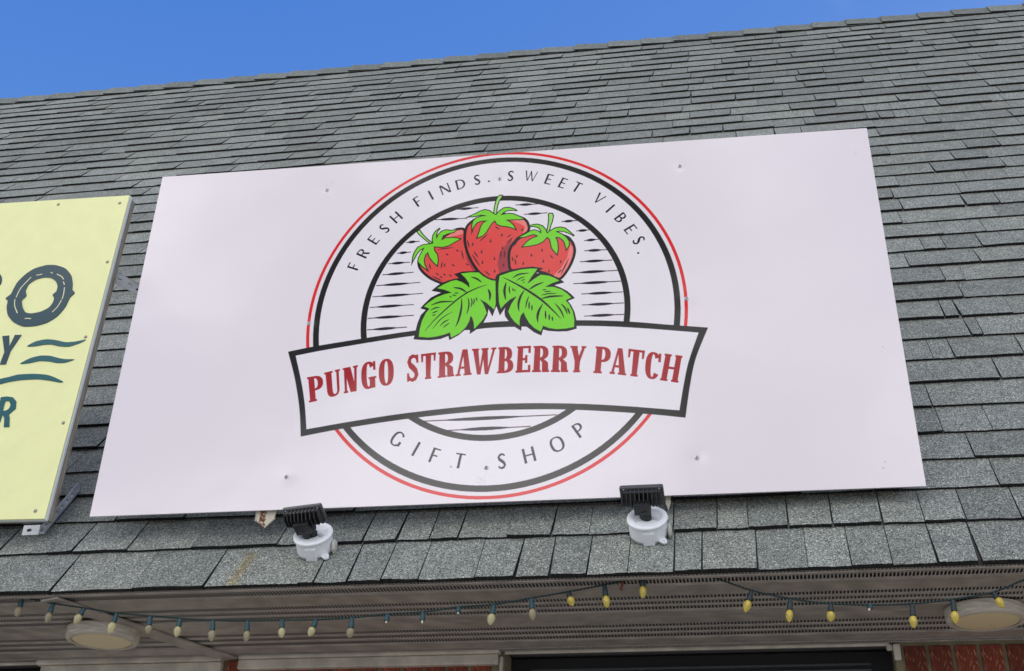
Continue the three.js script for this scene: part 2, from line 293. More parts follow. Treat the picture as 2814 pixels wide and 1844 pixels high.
  mesh('rear_wall', mergeGeometries([box(XL + 0.3, XR - 0.3, 0, 2.5, 2 * roofP(0, SR, 0).z - EZ + 0.3, 2 * roofP(0, SR, 0).z - EZ + 0.5), box(XL + 0.3, XL + 0.5, 0, 2.5, -7, WALLZ - 0.221), box(XR - 0.5, XR - 0.3, 0, 2.5, -7, WALLZ - 0.221)]), matMortar, shop);
  mesh('interior_ceiling', box(XL + 0.5, XR - 0.5, 2.38, 2.40, -6.9, WALLZ - 0.3), std([0.3, 0.3, 0.3]), shop);
}
// ---- things on and around the building
// ---------------------------------------------------------------- printed shop sign
const SIGN_O = V(0, 2.7498, 0), SW = 2.15809, SH = 1.079045;
const signM = new THREE.Matrix4().makeRotationFromEuler(new THREE.Euler(0.0056, 0.03047, 0.00724, 'YXZ'));
const SX = V(0, 0, 0), SYv = V(0, 0, 0), SN = V(0, 0, 0); signM.extractBasis(SX, SYv, SN);
const onSign = (px, py) => { const p = hit(px, py, SIGN_O, SN).sub(SIGN_O); return [p.dot(SX), p.dot(SYv)]; };
const CW = 2048, CH = 1024, toC = ([x, y]) => [x / SW * CW, (1 - y / SH) * CH];
const T = (px, py) => toC(onSign(px, py));
const crop = (ox, oy, s) => (x, y) => T(ox + x * s, oy + y * s);
const cA = crop(760, 400, 700 / 1950), cB = crop(1300, 400, 700 / 1950), cC = crop(760, 840, 700 / 1950), cD = crop(1300, 840, 700 / 1950);
const cT = crop(820, 920, 580 / 2380), cS = crop(1100, 520, 520 / 1887), cL1 = crop(1090, 700, 260 / 1690), cR1 = crop(1340, 700, 270 / 1755), cB1 = crop(1120, 580, 240 / 1702), cB2 = crop(1380, 570, 220 / 1716), cB0 = crop(1250, 500, 250 / 1950);
const pairs = s => s.trim().split(/\s+/).map(q => q.split(',').map(Number));

// letter shapes in a unit box; st: thick stem, thin stem, hair (horizontal), serif height, serif overhang
function arc(cx, cy, rx, ry, a0, a1, n = 20, e = 2.4) { const o = []; for (let i = 0; i <= n; i++) { const a = a0 + (a1 - a0) * i / n, c = Math.cos(a), s = Math.sin(a); o.push([cx + rx * Math.sign(c) * Math.pow(Math.abs(c), 2 / e), cy + ry * Math.sign(s) * Math.pow(Math.abs(s), 2 / e)]); } return o; }
function letter(ch, st) {
  const { s, t, h, sf, so } = st, P = [], H = Math.PI / 2;
  const rect = (x0, y0, x1, y1) => P.push([[[x0, y0], [x1, y0], [x1, y1], [x0, y1]]]);
  const poly = (...p) => P.push([p]);
  const foot = (x0, x1, y) => { if (sf) rect(x0 - so, y ? 1 - sf : 0, x1 + so, y ? 1 : sf); };
  const bowl = (x, x1, y0, y1) => { const cy = (y0 + y1) / 2, ry = (y1 - y0) / 2; P.push([[[x - s * 0.4, y1], [x, y1], ...arc(x, cy, x1 - x, ry, H, -H), [x, y0], [x - s * 0.4, y0]], [[x - s * 0.4, y1 - h], [x, y1 - h], ...arc(x, cy, x1 - x - s * 0.92, ry - h, H, -H), [x, y0 + h], [x - s * 0.4, y0 + h]]]); };
  const ring = (a0, a1) => { const o = arc(0.5, 0.5, 0.5, 0.515, a0, a1, 40), i = arc(0.5, 0.5, 0.5 - s, 0.515 - h, a0, a1, 40); P.push(Math.abs(a1 - a0) > 6.2 ? [o, i] : [[...o, ...i.reverse()]]); };
  const x0 = so, L = () => { rect(x0, 0, x0 + s, 1); };
  const diag = (xa, ya, xb, yb, w) => poly([xa, ya], [xa + w, ya], [xb + w, yb], [xb, yb]);
  switch (ch) {
    case 'P': L(); foot(x0, x0 + s, 0); if (sf) rect(0, 1 - sf, x0 + s, 1); bowl(x0 + s, 1, 0.42, 1); break;
    case 'R': L(); foot(x0, x0 + s, 0); if (sf) rect(0, 1 - sf, x0 + s, 1); bowl(x0 + s, 0.97, 0.47, 1); if (sf) { poly([x0 + s, 0.47], [x0 + s + 0.12, 0.55], [0.93, 0.36], [0.95, 0], [0.95 - s, 0], [0.95 - s, 0.36]); rect(0.95 - s, 0, 1, sf); } else diag(0.72, 0, 0.42, 0.48, s * 1.1); break;
    case 'B': L(); if (sf) { rect(0, 1 - sf, x0 + s, 1); rect(0, 0, x0 + s, sf); } bowl(x0 + s, 0.93, 0.5 - h / 2, 1); bowl(x0 + s, 1, 0, 0.5 + h / 2); break;
    case 'D': L(); bowl(x0 + s, 1, 0, 1); break;
    case 'E': case 'F': L(); if (sf) rect(0, 1 - sf, x0 + s, 1), rect(0, 0, x0 + s, sf); rect(x0, 1 - h, 1, 1); rect(x0 + s * 0.9, 0.5 - h / 2, sf ? 0.78 : 0.86, 0.5 + h / 2); if (sf) { rect(1 - t, 1 - 0.27, 1, 1); rect(0.78 - t, 0.35, 0.78, 0.65); } if (ch === 'E') { rect(x0, 0, 1, h); if (sf) rect(1 - t, 0, 1, 0.27); } break;
    case 'H': rect(x0, 0, x0 + s, 1); rect(1 - so - s, 0, 1 - so, 1); rect(x0, 0.5 - h / 2, 1 - so, 0.5 + h / 2); for (const y of [0, 1]) { foot(x0, x0 + s, y); foot(1 - so - s, 1 - so, y); } break;
    case 'I': rect(0, 0, 1, 1); break;
    case 'T': rect(0.5 - s / 2, 0, 0.5 + s / 2, 1); rect(0, 1 - h, 1, 1); foot(0.5 - s / 2, 0.5 + s / 2, 0); if (sf) { poly([0, 1], [t, 1], [t * 0.7, 0.68], [0, 0.68]); poly([1, 1], [1 - t, 1], [1 - t * 0.7, 0.68], [1, 0.68]); } break;
    case 'N': rect(x0, 0, x0 + t, 1); rect(1 - so - t, 0, 1 - so, 1); poly([x0, 1], [x0 + s * 1.15, 1], [1 - so, 0], [1 - so - s * 1.15, 0]); foot(x0, x0 + t, 0); foot(1 - so - t, 1 - so, 1); if (sf) rect(0, 1 - sf, s, 1); break;
    case 'U': { rect(x0, 0.22, x0 + s, 1); rect(1 - so - t, 0.22, 1 - so, 1); const a = arc((1) / 2, 0.25, 0.5 - so, 0.27, Math.PI, 2 * Math.PI), b = arc((x0 + s + 1 - so - t) / 2, 0.25, (1 - so - t - x0 - s) / 2, 0.27 - h, Math.PI, 2 * Math.PI); P.push([[...a, ...b.reverse()]]); foot(x0, x0 + s, 1); foot(1 - so - t, 1 - so, 1); break; }
    case 'O': ring(0, 2 * Math.PI); break;
    case 'C': ring(0.62, 2 * Math.PI - 0.6); if (sf) { rect(1 - t, 0.66, 1, 0.99); } break;
    case 'G': ring(0.62, 2 * Math.PI - 0.75); if (sf) { rect(1 - t, 0.66, 1, 0.99); rect(0.95 - s, 0, 0.95, 0.42); rect(0.5, 0.42 - sf, 1.04, 0.42); } else { rect(1 - s, 0.1, 1, 0.42); } break;
    case 'S': { const c = sf ? pairs('0.86,0.80 0.74,0.93 0.52,0.965 0.30,0.90 0.21,0.76 0.30,0.62 0.52,0.51 0.72,0.38 0.79,0.23 0.68,0.09 0.47,0.035 0.26,0.08 0.13,0.22') : pairs('0.90,0.84 0.74,0.94 0.50,0.965 0.26,0.90 0.14,0.76 0.24,0.62 0.50,0.51 0.76,0.39 0.87,0.24 0.76,0.09 0.50,0.035 0.24,0.07 0.08,0.17');
      const n = c.length, l = [], r = []; c.forEach((q, i) => { const a = c[Math.max(0, i - 1)], b = c[Math.min(n - 1, i + 1)], dx = b[0] - a[0], dy = b[1] - a[1], m = Math.hypot(dx, dy) || 1, f = Math.abs(i - 6) / 6, w = 0.5 * (sf ? s * (0.42 + 0.62 * (1 - f)) : s * (0.55 + 0.6 * (1 - f))); l.push([q[0] - dy / m * w, q[1] + dx / m * w * 0.6]); r.push([q[0] + dy / m * w, q[1] - dx / m * w * 0.6]); });
      P.push([[...l, ...r.reverse()]]); if (sf) { rect(0.90 - t * 0.6, 0.68, 0.96, 1); rect(0.04, 0, 0.10 + t * 0.6, 0.32); } break; }
    case 'A': poly([0.42, 1], [0.42 + s * 0.95, 1], [1 - so * 0.6, 0], [1 - so * 0.6 - s, 0]); poly([0.40, 1], [0.40 + t, 1], [so + t * 0.9, 0], [so, 0]); rect(0.2, 0.26, 0.72, 0.26 + h); if (sf) { rect(0, 0, so * 2 + t, sf); rect(1 - so * 0.6 - s - so, 0, 1, sf); } break;
    case 'V': poly([0, 1], [s, 1], [0.56, 0], [0.44, 0]); poly([1 - t, 1], [1, 1], [0.56, 0], [0.46, 0]); break;
    case 'W': { const q = s * 0.66, u = t * 0.6; poly([0.02, 1], [0.02 + q, 1], [0.36, 0], [0.36 - q * 0.8, 0]); poly([0.50 - u * 0.5, 1], [0.5 + u * 0.5, 1], [0.36, 0], [0.36 - u, 0]); poly([0.42, 1], [0.42 + q, 1], [0.76, 0], [0.76 - q * 0.8, 0]); poly([0.98 - u, 1], [0.98, 1], [0.76, 0], [0.76 - u, 0]); if (sf) { rect(-0.02, 1 - sf, 0.06 + q, 1); rect(0.38, 1 - sf, 0.46 + q, 1); rect(0.90 - u, 1 - sf, 1.02, 1); } break; }
    case 'Y': rect(0.5 - s / 2, 0, 0.5 + s / 2, 0.46); poly([0.04, 1], [0.04 + s, 1], [0.5 + s / 2, 0.42], [0.5 - s / 2, 0.42]); poly([0.94 - t, 1], [0.94, 1], [0.5 + s / 2, 0.42], [0.5 + s / 2 - t * 1.4, 0.42]); foot(0.5 - s / 2, 0.5 + s / 2, 0); if (sf) { rect(0, 1 - sf, 0.1 + s, 1); rect(0.9 - t - 0.05, 1 - sf, 1, 1); } break;
    case '.': P.push([arc(0.5, 0.09, 0.5, 0.09, 0, 2 * Math.PI, 16, 2)]); break;
  }
  return P;
}
const signTex = canvasTex(CW, CH, c => {
  const INK = '#0b0e12', RED = '#dc1c22', LET = '#a3141f', BERRY = '#e24a46', GREEN = '#78d62c', LITE = '#9ade6a', PAPER = '#ebe5e8', NAVY = '#0c0d1c';
  c.fillStyle = '#e8e0e3'; c.fillRect(0, 0, CW, CH);
  const path = l => { c.moveTo(...l[0]); for (let i = 1; i < l.length; i++) c.lineTo(...l[i]); c.closePath(); };
  const fill = (l, col) => { c.fillStyle = col; c.beginPath(); path(l); c.fill(); };
  const line = (l, col, w, close = true) => { c.strokeStyle = col; c.lineWidth = w; c.lineJoin = 'miter'; c.miterLimit = 6; c.beginPath(); c.moveTo(...l[0]); for (let i = 1; i < l.length; i++) c.lineTo(...l[i]); if (close) c.closePath(); c.stroke(); };
  const curve = (pts, n = 8) => { const o = [], N = pts.length; if (N < 3) return pts; for (let i = 0; i < N - 1; i++) { const a = pts[Math.max(0, i - 1)], b = pts[i], d = pts[i + 1], e = pts[Math.min(N - 1, i + 2)]; for (let k = 0; k < n; k++) { const t = k / n, t2 = t * t, t3 = t2 * t; o.push([0, 1].map(q => 0.5 * (2 * b[q] + (d[q] - a[q]) * t + (2 * a[q] - 5 * b[q] + 4 * d[q] - e[q]) * t2 + (3 * b[q] - a[q] - 3 * d[q] + e[q]) * t3))); } } o.push(pts[N - 1]); return o; };
  const taper = (pts, w, col, tail = 0.12) => { const l = curve(pts), n = l.length, a = [], b = []; l.forEach((q, i) => { const p = l[Math.max(0, i - 1)], r = l[Math.min(n - 1, i + 1)], dx = r[0] - p[0], dy = r[1] - p[1], m = Math.hypot(dx, dy) || 1, f = w * 0.5 * (tail + (1 - tail) * Math.sin(Math.PI * i / (n - 1))); a.push([q[0] - dy / m * f, q[1] + dx / m * f]); b.push([q[0] + dy / m * f, q[1] - dx / m * f]); }); fill([...a, ...b.reverse()], col); };
  const tp = (cr, s, w, col = INK) => { const p = pairs(s).map(q => cr(...q)); if (p.length === 2) p.splice(1, 0, [(p[0][0] + p[1][0]) / 2, (p[0][1] + p[1][1]) / 2]); taper(p, w, col); };
  const M = CW / SW;                                      // canvas pixels per metre
  const cc = toC([1.0690, 0.5450]);
  const circle = (r, w, col) => { c.strokeStyle = col; c.lineWidth = w * M; c.beginPath(); c.arc(cc[0], cc[1], r * M, 0, 2 * Math.PI); c.stroke(); };
  circle(0.5335, 0.0088, RED);
  c.fillStyle = PAPER; c.beginPath(); c.arc(cc[0], cc[1], 0.51 * M, 0, 2 * Math.PI); c.fill();
  circle(0.5098, 0.0165, INK); circle(0.3727, 0.0165, INK);
  // speed-line strokes beside the berries
  const sl = (cr, s) => { const [a, b] = pairs(s).map(q => cr(...q)); line([a, b], '#3a2334', 2.4, false); const m = k => [a[0] + (b[0] - a[0]) * k, a[1] + (b[1] - a[1]) * k]; taper([m(0.14), m(0.44), m(0.76)], 8.2, NAVY); };
  ['1210,568 1460,557', '990,742 1093,733', '920,825 1028,815', '855,905 1020,893', '810,990 1048,970', '762,1073 1098,1048', '735,1158 1120,1132', '712,1240 1050,1217', '697,1323 1050,1300', '692,1411 998,1390', '1370,489 1545,475'].forEach(s => sl(cA, s));
  ['325,455 500,447', '390,527 568,515', '675,583 800,573', '788,654 900,645', '850,728 968,716', '852,806 1025,797', '818,890 1066,876', '758,975 1108,955', '768,1058 1132,1038', '830,1137 1148,1120', '832,1221 1155,1205', '850,1306 1155,1292'].forEach(s => sl(cB, s));
  { const e = [[cC(1120, 885), cD(640, 835)], [cC(1310, 955), cD(440, 924)]]; for (const [a, b] of e) { line([a, b], '#3a2334', 2.4, false); const m = k => [a[0] + (b[0] - a[0]) * k, a[1] + (b[1] - a[1]) * k]; taper([m(0.15), m(0.45), m(0.75)], 9, NAVY); } }
  // banner
  const ban = [...curve([cC(88, 353), cC(290, 312), cC(640, 255), cC(1050, 192), cC(1480, 143), cD(270, 118), cD(790, 112), cD(1150, 120), cD(1500, 146), cD(1798, 168)]), ...curve([cD(1798, 168), cD(1705, 400), cD(1660, 610), cD(1625, 857)]), ...curve([cD(1625, 857), cD(1285, 825), cD(760, 796), cD(350, 795), cC(1500, 812), cC(1000, 866), cC(500, 942), cC(185, 1002)]), ...curve([cC(185, 1002), cC(175, 790), cC(140, 560), cC(88, 353)])];
  fill(ban, INK);
  fill([...curve([cC(145, 383), cC(330, 346), cC(700, 283), cC(1055, 229), cC(1480, 182), cD(270, 163), cD(795, 154), cD(1200, 166), cD(1727, 205)]), ...curve([cD(1727, 205), cD(1650, 430), cD(1610, 620), cD(1580, 802)]), ...curve([cD(1580, 802), cD(1200, 772), cD(800, 751), cD(350, 748), cC(1500, 767), cC(1000, 822), cC(600, 882), cC(228, 947)]), ...curve([cC(228, 947), cC(215, 760), cC(190, 590), cC(145, 383)])], PAPER);
  // name
  const slab = { s: 0.37, t: 0.16, h: 0.085, sf: 0.07, so: 0.08 };
  const quad = (ch, cr, q, st, col) => { const [tl, tr, bl, br] = pairs(q).map(p => cr(...p)); const m = ([x, y]) => [0, 1].map(k => (bl[k] * (1 - x) + br[k] * x) * (1 - y) + (tl[k] * (1 - x) + tr[k] * x) * y); c.fillStyle = col; for (const part of letter(ch, st)) { c.beginPath(); for (const k of part) path(k.map(m)); c.fill('evenodd'); } };
  [['P', '95,482 272,450 120,765 290,725'], ['U', '290,430 467,385 318,712 480,668'], ['N', '498,380 670,342 512,662 668,632'], ['G', '705,325 865,292 712,622 876,590'], ['O', '905,288 1072,264 908,582 1076,556'], ['S', '1218,242 1355,220 1220,532 1364,510'], ['T', '1382,220 1550,198 1395,506 1530,490'], ['R', '1577,202 1748,178 1570,487 1757,466'], ['A', '1790,172 1940,160 1770,468 1953,450'], ['W', '1962,160 2228,143 1975,450 2190,440']].forEach(([ch, q]) => quad(ch, cT, q, ch === 'W' ? { ...slab, s: 0.34 } : slab, LET));
  [['B', '194,320 306,313 182,518 308,512'], ['E', '337,313 442,307 324,513 437,508'], ['R', '463,309 580,305 450,509 582,507'], ['R', '608,307 722,306 595,508 727,508'], ['Y', '745,308 868,311 742,510 842,510'], ['P', '938,312 1058,318 920,515 1042,522'], ['A', '1072,322 1165,330 1043,520 1172,534'], ['T', '1190,330 1316,345 1178,535 1284,547'], ['C', '1328,350 1442,367 1310,552 1422,566'], ['H', '1468,367 1604,385 1430,570 1570,590']].forEach(([ch, q]) => quad(ch, cD, q, ch === 'H' ? { ...slab, s: 0.30, so: 0.05 } : slab, LET));
  // lettering round the ring
  const wid = { F: 0.52, R: 0.66, E: 0.54, S: 0.52, H: 0.76, I: 0.16, N: 0.80, D: 0.78, W: 1.12, T: 0.62, V: 0.76, B: 0.60, G: 0.78, O: 0.9, P: 0.58, '.': 0.16 };
  const small = (ch, p, hgt, inward) => {
    const dx = p[0] - cc[0], dy = p[1] - cc[1], R = Math.hypot(dx, dy), ux = (inward ? -1 : 1) * dx / R, uy = (inward ? -1 : 1) * dy / R, rx = -uy, ry = ux, w = wid[ch] * hgt;
    const st = { s: 0.155 / wid[ch], t: 0.095 / wid[ch], h: 0.085, sf: 0, so: 0 }; if (ch === 'I') st.s = 1;
    const m = ([x, y]) => [p[0] + rx * (x - 0.5) * w + ux * (y - 0.5) * hgt, p[1] + ry * (x - 0.5) * w + uy * (y - 0.5) * hgt];
    c.fillStyle = NAVY; for (const part of letter(ch, st)) { c.beginPath(); for (const k of part) path(k.map(m)); c.fill('evenodd'); }
  };
  [['F', 590, 925], ['R', 662, 825], ['E', 742, 722], ['S', 825, 635], ['H', 915, 550], ['F', 1080, 428], ['I', 1180, 380], ['N', 1290, 332], ['D', 1408, 295], ['S', 1535, 262], ['.', 1624, 243]].forEach(([ch, x, y]) => small(ch, cA(x, y), 0.035 * M, false));
  [['S', 287, 232], ['W', 440, 233], ['E', 580, 258], ['E', 688, 287], ['T', 795, 318], ['V', 965, 405], ['I', 1050, 482], ['B', 1130, 552], ['E', 1205, 640], ['S', 1268, 725], ['.', 1300, 808]].forEach(([ch, x, y]) => small(ch, cB(x, y), 0.035 * M, false));
  [['G', 925, 1020], ['I', 1067, 1097], ['F', 1210, 1148], ['T', 1400, 1188], ['S', 1723, 1190]].forEach(([ch, x, y]) => small(ch, cC(x, y), 0.0405 * M, true));
  [['H', 428, 1143], ['O', 643, 1060], ['P', 812, 950]].forEach(([ch, x, y]) => small(ch, cD(x, y), 0.0405 * M, true));
  // berries
  const shp = (cr, s) => pairs(s).map(q => cr(...q));
  const blob = (cr, s) => { const p = shp(cr, s); return curve([...p, p[0]]); };
  const left = blob(cS, '560,398 635,402 642,520 668,620 722,740 772,812 640,850 600,890 440,937 380,926 290,882 212,812 184,752 200,690 330,540');
  fill(left, BERRY); fill(shp(cS, '560,412 632,408 636,442 560,462 430,497 470,462 510,440'), '#f0817c');
  fill(shp(cS, '640,560 668,640 720,740 770,812 722,812 690,760 660,690'), '#b23440'); line(left, INK, 7);
  const mid = blob(cS, '644,450 660,380 700,332 770,290 950,240 1150,268 1238,298 1276,350 1272,420 1160,500 1092,600 1082,700 1097,812 985,858 960,906 872,890 790,832 722,742 666,622 644,520');
  fill(mid, BERRY); fill(shp(cS, '1120,490 1045,560 988,650 968,740 988,842 1092,808 1072,700 1082,600'), '#a83a45'); fill(shp(cS, '1110,312 1190,342 1240,372 1224,445 1266,420 1274,355 1238,303'), '#f0817c'); line(mid, INK, 7);
  const rt = blob(cS, '1190,485 1125,545 1088,620 1084,720 1106,805 1240,800 1420,830 1500,860 1592,893 1682,782 1732,662 1736,582 1704,512 1640,465 1450,430 1290,450');
  fill(rt, BERRY); fill(shp(cS, '1692,548 1664,680 1600,788 1518,866 1590,888 1664,790 1716,668 1724,585'), '#f0817c'); line(rt, INK, 7);
  ['1012,455', '900,515', '720,548', '810,622', '1018,583', '938,690', '818,728', '1028,755', '940,815', '1215,400', '1412,605', '1306,655', '1162,665', '1425,715', '1226,738', '1600,720', '1482,815', '465,650', '568,612', '528,758', '668,750', '368,845', '440,852', '500,862', '405,875'].forEach(s => { const [x, y] = pairs(s)[0], lf = x < 690; fill(lf ? shp(cS, `${x - 17},${y - 12} ${x + 8},${y - 4} ${x + 14},${y + 8} ${x + 4},${y + 11} ${x - 6},${y + 4}`) : shp(cS, `${x + 3},${y - 20} ${x + 9},${y + 6} ${x + 5},${y + 16} ${x - 5},${y + 16} ${x - 9},${y + 6}`), '#4a2028'); });
  ['665,500 690,590', '735,620 775,680', '715,650 795,770', '845,815 895,862', '1065,480 1105,450', '1060,540 1120,480', '1130,570 1175,505', '1125,540 1160,490', '1115,670 1120,720', '1140,690 1155,760', '1490,655 1525,690', '310,865 420,915', '405,790 420,720', '435,780 448,735', '610,610 630,700', '290,740 300,800', '945,370 990,405', '790,520 870,450', '1600,850 1680,690', '1570,840 1610,800', '1005,600 1000,690', '1040,610 1035,690', '370,600 530,580'].forEach(s => tp(cS, s, 3.2, '#3a1c26'));
  // calyxes and stems
  const green = (cr, s, col = GREEN, w = 5) => { const p = shp(cr, s); line(p, INK, w); fill(p, col); };
  green(cB0, '840,690 850,560 880,430 920,330 960,292 1010,292 1000,320 950,390 910,500 890,600 885,705', LITE);
  green(cB0, '880,705 835,690 740,620 640,598 540,630 430,690 305,745 430,735 560,705 620,710 680,725 560,740 450,780 390,840 370,920 372,1035 400,960 470,870 580,830 700,830 620,870 560,950 530,1060 480,1195 600,1150 680,1060 740,950 800,870 860,825 900,900 990,940 1100,950 1200,970 1295,1010 1260,940 1180,860 1080,810 1250,805 1400,800 1480,790 1380,740 1240,685 1130,680 980,710 1040,650 1130,610 1240,600 1330,615 1250,575 1140,548 1050,560 960,620 890,700');
  green(cB1, '190,400 230,375 300,470 390,560 490,635 430,620 330,540 215,440', LITE);
  green(cB1, '500,625 485,560 500,470 545,400 630,335 575,400 555,460 565,550 600,460 660,400 740,370 860,385 960,355 900,410 780,440 690,480 655,570 740,530 880,520 960,530 1020,545 920,600 800,670 680,700 510,690 520,780 575,850 590,960 575,1060 500,990 430,900 395,800 340,860 315,960 330,1050 375,1140 270,1060 205,985 215,920 260,830 330,710 250,750 180,830 125,930 95,985 110,880 140,800 200,710 300,660 470,640');
  green(cB2, '955,560 985,400 1005,250 1000,150 1010,132 1070,132 1090,180 1070,290 1030,400 985,560', LITE);
  green(cB2, '960,560 930,480 860,400 760,365 660,375 560,405 680,400 780,430 830,490 835,560 770,510 690,485 600,510 500,570 360,640 480,635 600,590 690,575 775,615 650,660 540,730 440,840 600,820 750,790 870,730 965,630 1020,680 1040,760 1060,860 1110,930 1175,1000 1195,880 1180,740 1140,630 1220,640 1310,700 1350,790 1375,895 1430,810 1430,730 1370,640 1270,570 1140,515 1240,500 1350,520 1470,565 1540,610 1450,530 1350,450 1250,425 1130,445 1020,510');
  // big leaves
  fill(shp(cL1, '303,1510 345,1330 370,1230 430,1080 520,985 420,960 500,870 620,760 795,675 620,645 745,540 810,508 900,468 1050,425 1140,440 1025,345 1180,302 1440,290 1560,360 1690,440 1800,450 1800,880 1760,960 1710,1105 1640,965 1620,1080 1550,1215 1560,1315 1430,1330 1305,1415 1310,1345 1215,1345 1100,1440 940,1525 925,1450 780,1505 600,1525 430,1520'), INK);
  fill(shp(cR1, '140,400 165,355 230,325 430,265 620,230 800,215 990,240 860,335 960,320 1100,345 1260,410 1300,440 1370,492 1190,545 1300,585 1420,650 1500,715 1555,775 1430,825 1490,900 1550,1020 1585,1170 1590,1320 1430,1365 1250,1372 1090,1360 990,1335 958,1442 830,1385 760,1330 690,1282 605,1282 598,1358 500,1300 430,1230 380,1190 310,1100 300,1010 318,940 218,1085 165,940 140,880'), INK);
  fill(shp(cL1, '392,1468 410,1330 450,1180 520,1040 585,965 487,925 560,860 700,765 850,705 980,675 850,625 722,598 830,535 960,475 1060,450 1170,490 1250,540 1300,590 1290,510 1230,420 1145,335 1300,315 1465,315 1540,380 1620,425 1690,455 1765,465 1768,700 1770,880 1740,985 1690,935 1600,860 1490,795 1550,880 1590,980 1610,1040 1540,1160 1460,1250 1382,1330 1375,1220 1350,1130 1320,1090 1300,1180 1240,1290 1130,1400 970,1485 950,1390 840,1430 700,1465 560,1480'), GREEN);
  fill(shp(cR1, '212,378 400,310 600,262 760,245 890,248 850,310 780,400 710,520 830,430 950,355 1100,375 1200,415 1285,462 1150,510 1030,572 1180,572 1320,620 1420,690 1498,765 1395,815 1460,890 1520,1010 1548,1150 1545,1290 1400,1320 1230,1330 1090,1310 990,1270 950,1375 830,1310 740,1220 680,1120 640,1028 590,1090 570,1180 572,1272 480,1200 410,1110 365,1015 420,880 515,742 400,800 300,890 235,965 200,850 190,650 195,500'), GREEN);
  const k = 0.155;
  [['500,1365 700,1140 1020,850 1240,690 1450,590 1620,535', 26], ['1010,585 1150,610 1260,685', 34], ['610,905 780,845 1030,835', 30], ['1160,780 1155,950 1110,1150 1050,1290', 36], ['640,1325 800,1140 1000,1015', 16], ['770,1275 850,1200 940,1155', 22], ['830,1305 880,1260 945,1220', 20], ['600,995 690,950 780,940', 22], ['630,1045 740,1000', 20], ['635,1090 695,1065', 22], ['1275,765 1290,900 1250,1065', 24], ['1330,770 1345,850 1325,940', 22], ['1375,775 1385,830 1365,900', 20], ['1420,760 1435,830', 20], ['1030,685 1105,685', 22], ['990,715 1065,735', 20], ['945,745 980,760', 22], ['1325,395 1430,430 1520,495', 30], ['1630,610 1665,700 1660,820', 40]].forEach(([s, w]) => tp(cL1, s, w * k * 0.95));
  [['275,405 450,490 700,630 950,800 1150,980 1305,1140', 38], ['740,625 850,550 1000,490', 36], ['955,785 1130,745 1360,735', 36], ['655,635 590,740 550,880 562,1015', 42], ['985,875 920,990 890,1100 897,1210', 44], ['330,490 300,640 320,805', 44], ['390,555 385,620 400,700', 20], ['450,595 450,650', 22], ['482,615 488,655', 20], ['445,415 560,350 740,328', 30], ['515,465 580,420 670,393', 18], ['595,465 665,438', 18], ['630,498 655,485', 20], ['975,632 1050,618', 20], ['1005,662 1130,650', 20], ['960,725 1080,695 1240,688', 20], ['1200,865 1300,990 1365,1130', 26], ['1310,878 1380,950 1425,1065', 28], ['1425,945 1470,1060', 30], ['735,740 700,840 678,960', 22], ['742,835 738,975', 26], ['792,895 790,1000', 24], ['1030,995 1038,1150', 28], ['1098,1060 1100,1170', 26], ['1150,1100 1162,1185', 24]].forEach(([s, w]) => tp(cR1, s, w * k * 0.95));
  // grime marks where the photograph shows them
  const spot = (px, py, r, a, n) => { for (let i = 0; i < n; i++) { const q = T(px + (rnd() - 0.5) * r * 2, py + (rnd() - 0.5) * r * 1.4); c.fillStyle = `rgba(120,112,118,${a * (0.4 + rnd())})`; c.beginPath(); c.ellipse(q[0], q[1], 0.8 + 1.6 * rnd(), 0.7 + 1.2 * rnd(), rnd() * 3, 0, 7); c.fill(); } };
  spot(1322, 1321, 14, 0.22, 16); spot(1240, 1283, 3, 0.4, 4); spot(500, 568, 26, 0.06, 14); spot(895, 540, 8, 0.22, 6); spot(916, 502, 3, 0.3, 3); spot(2430, 1270, 4, 0.22, 4); spot(2426, 1287, 4, 0.28, 5); spot(2354, 418, 4, 0.18, 4); spot(2425, 954, 3, 0.22, 3);
  for (let i = 0; i < 60; i++) spot(300 + rnd() * 2200, 420 + rnd() * 950, 3, 0.05, 2);
});
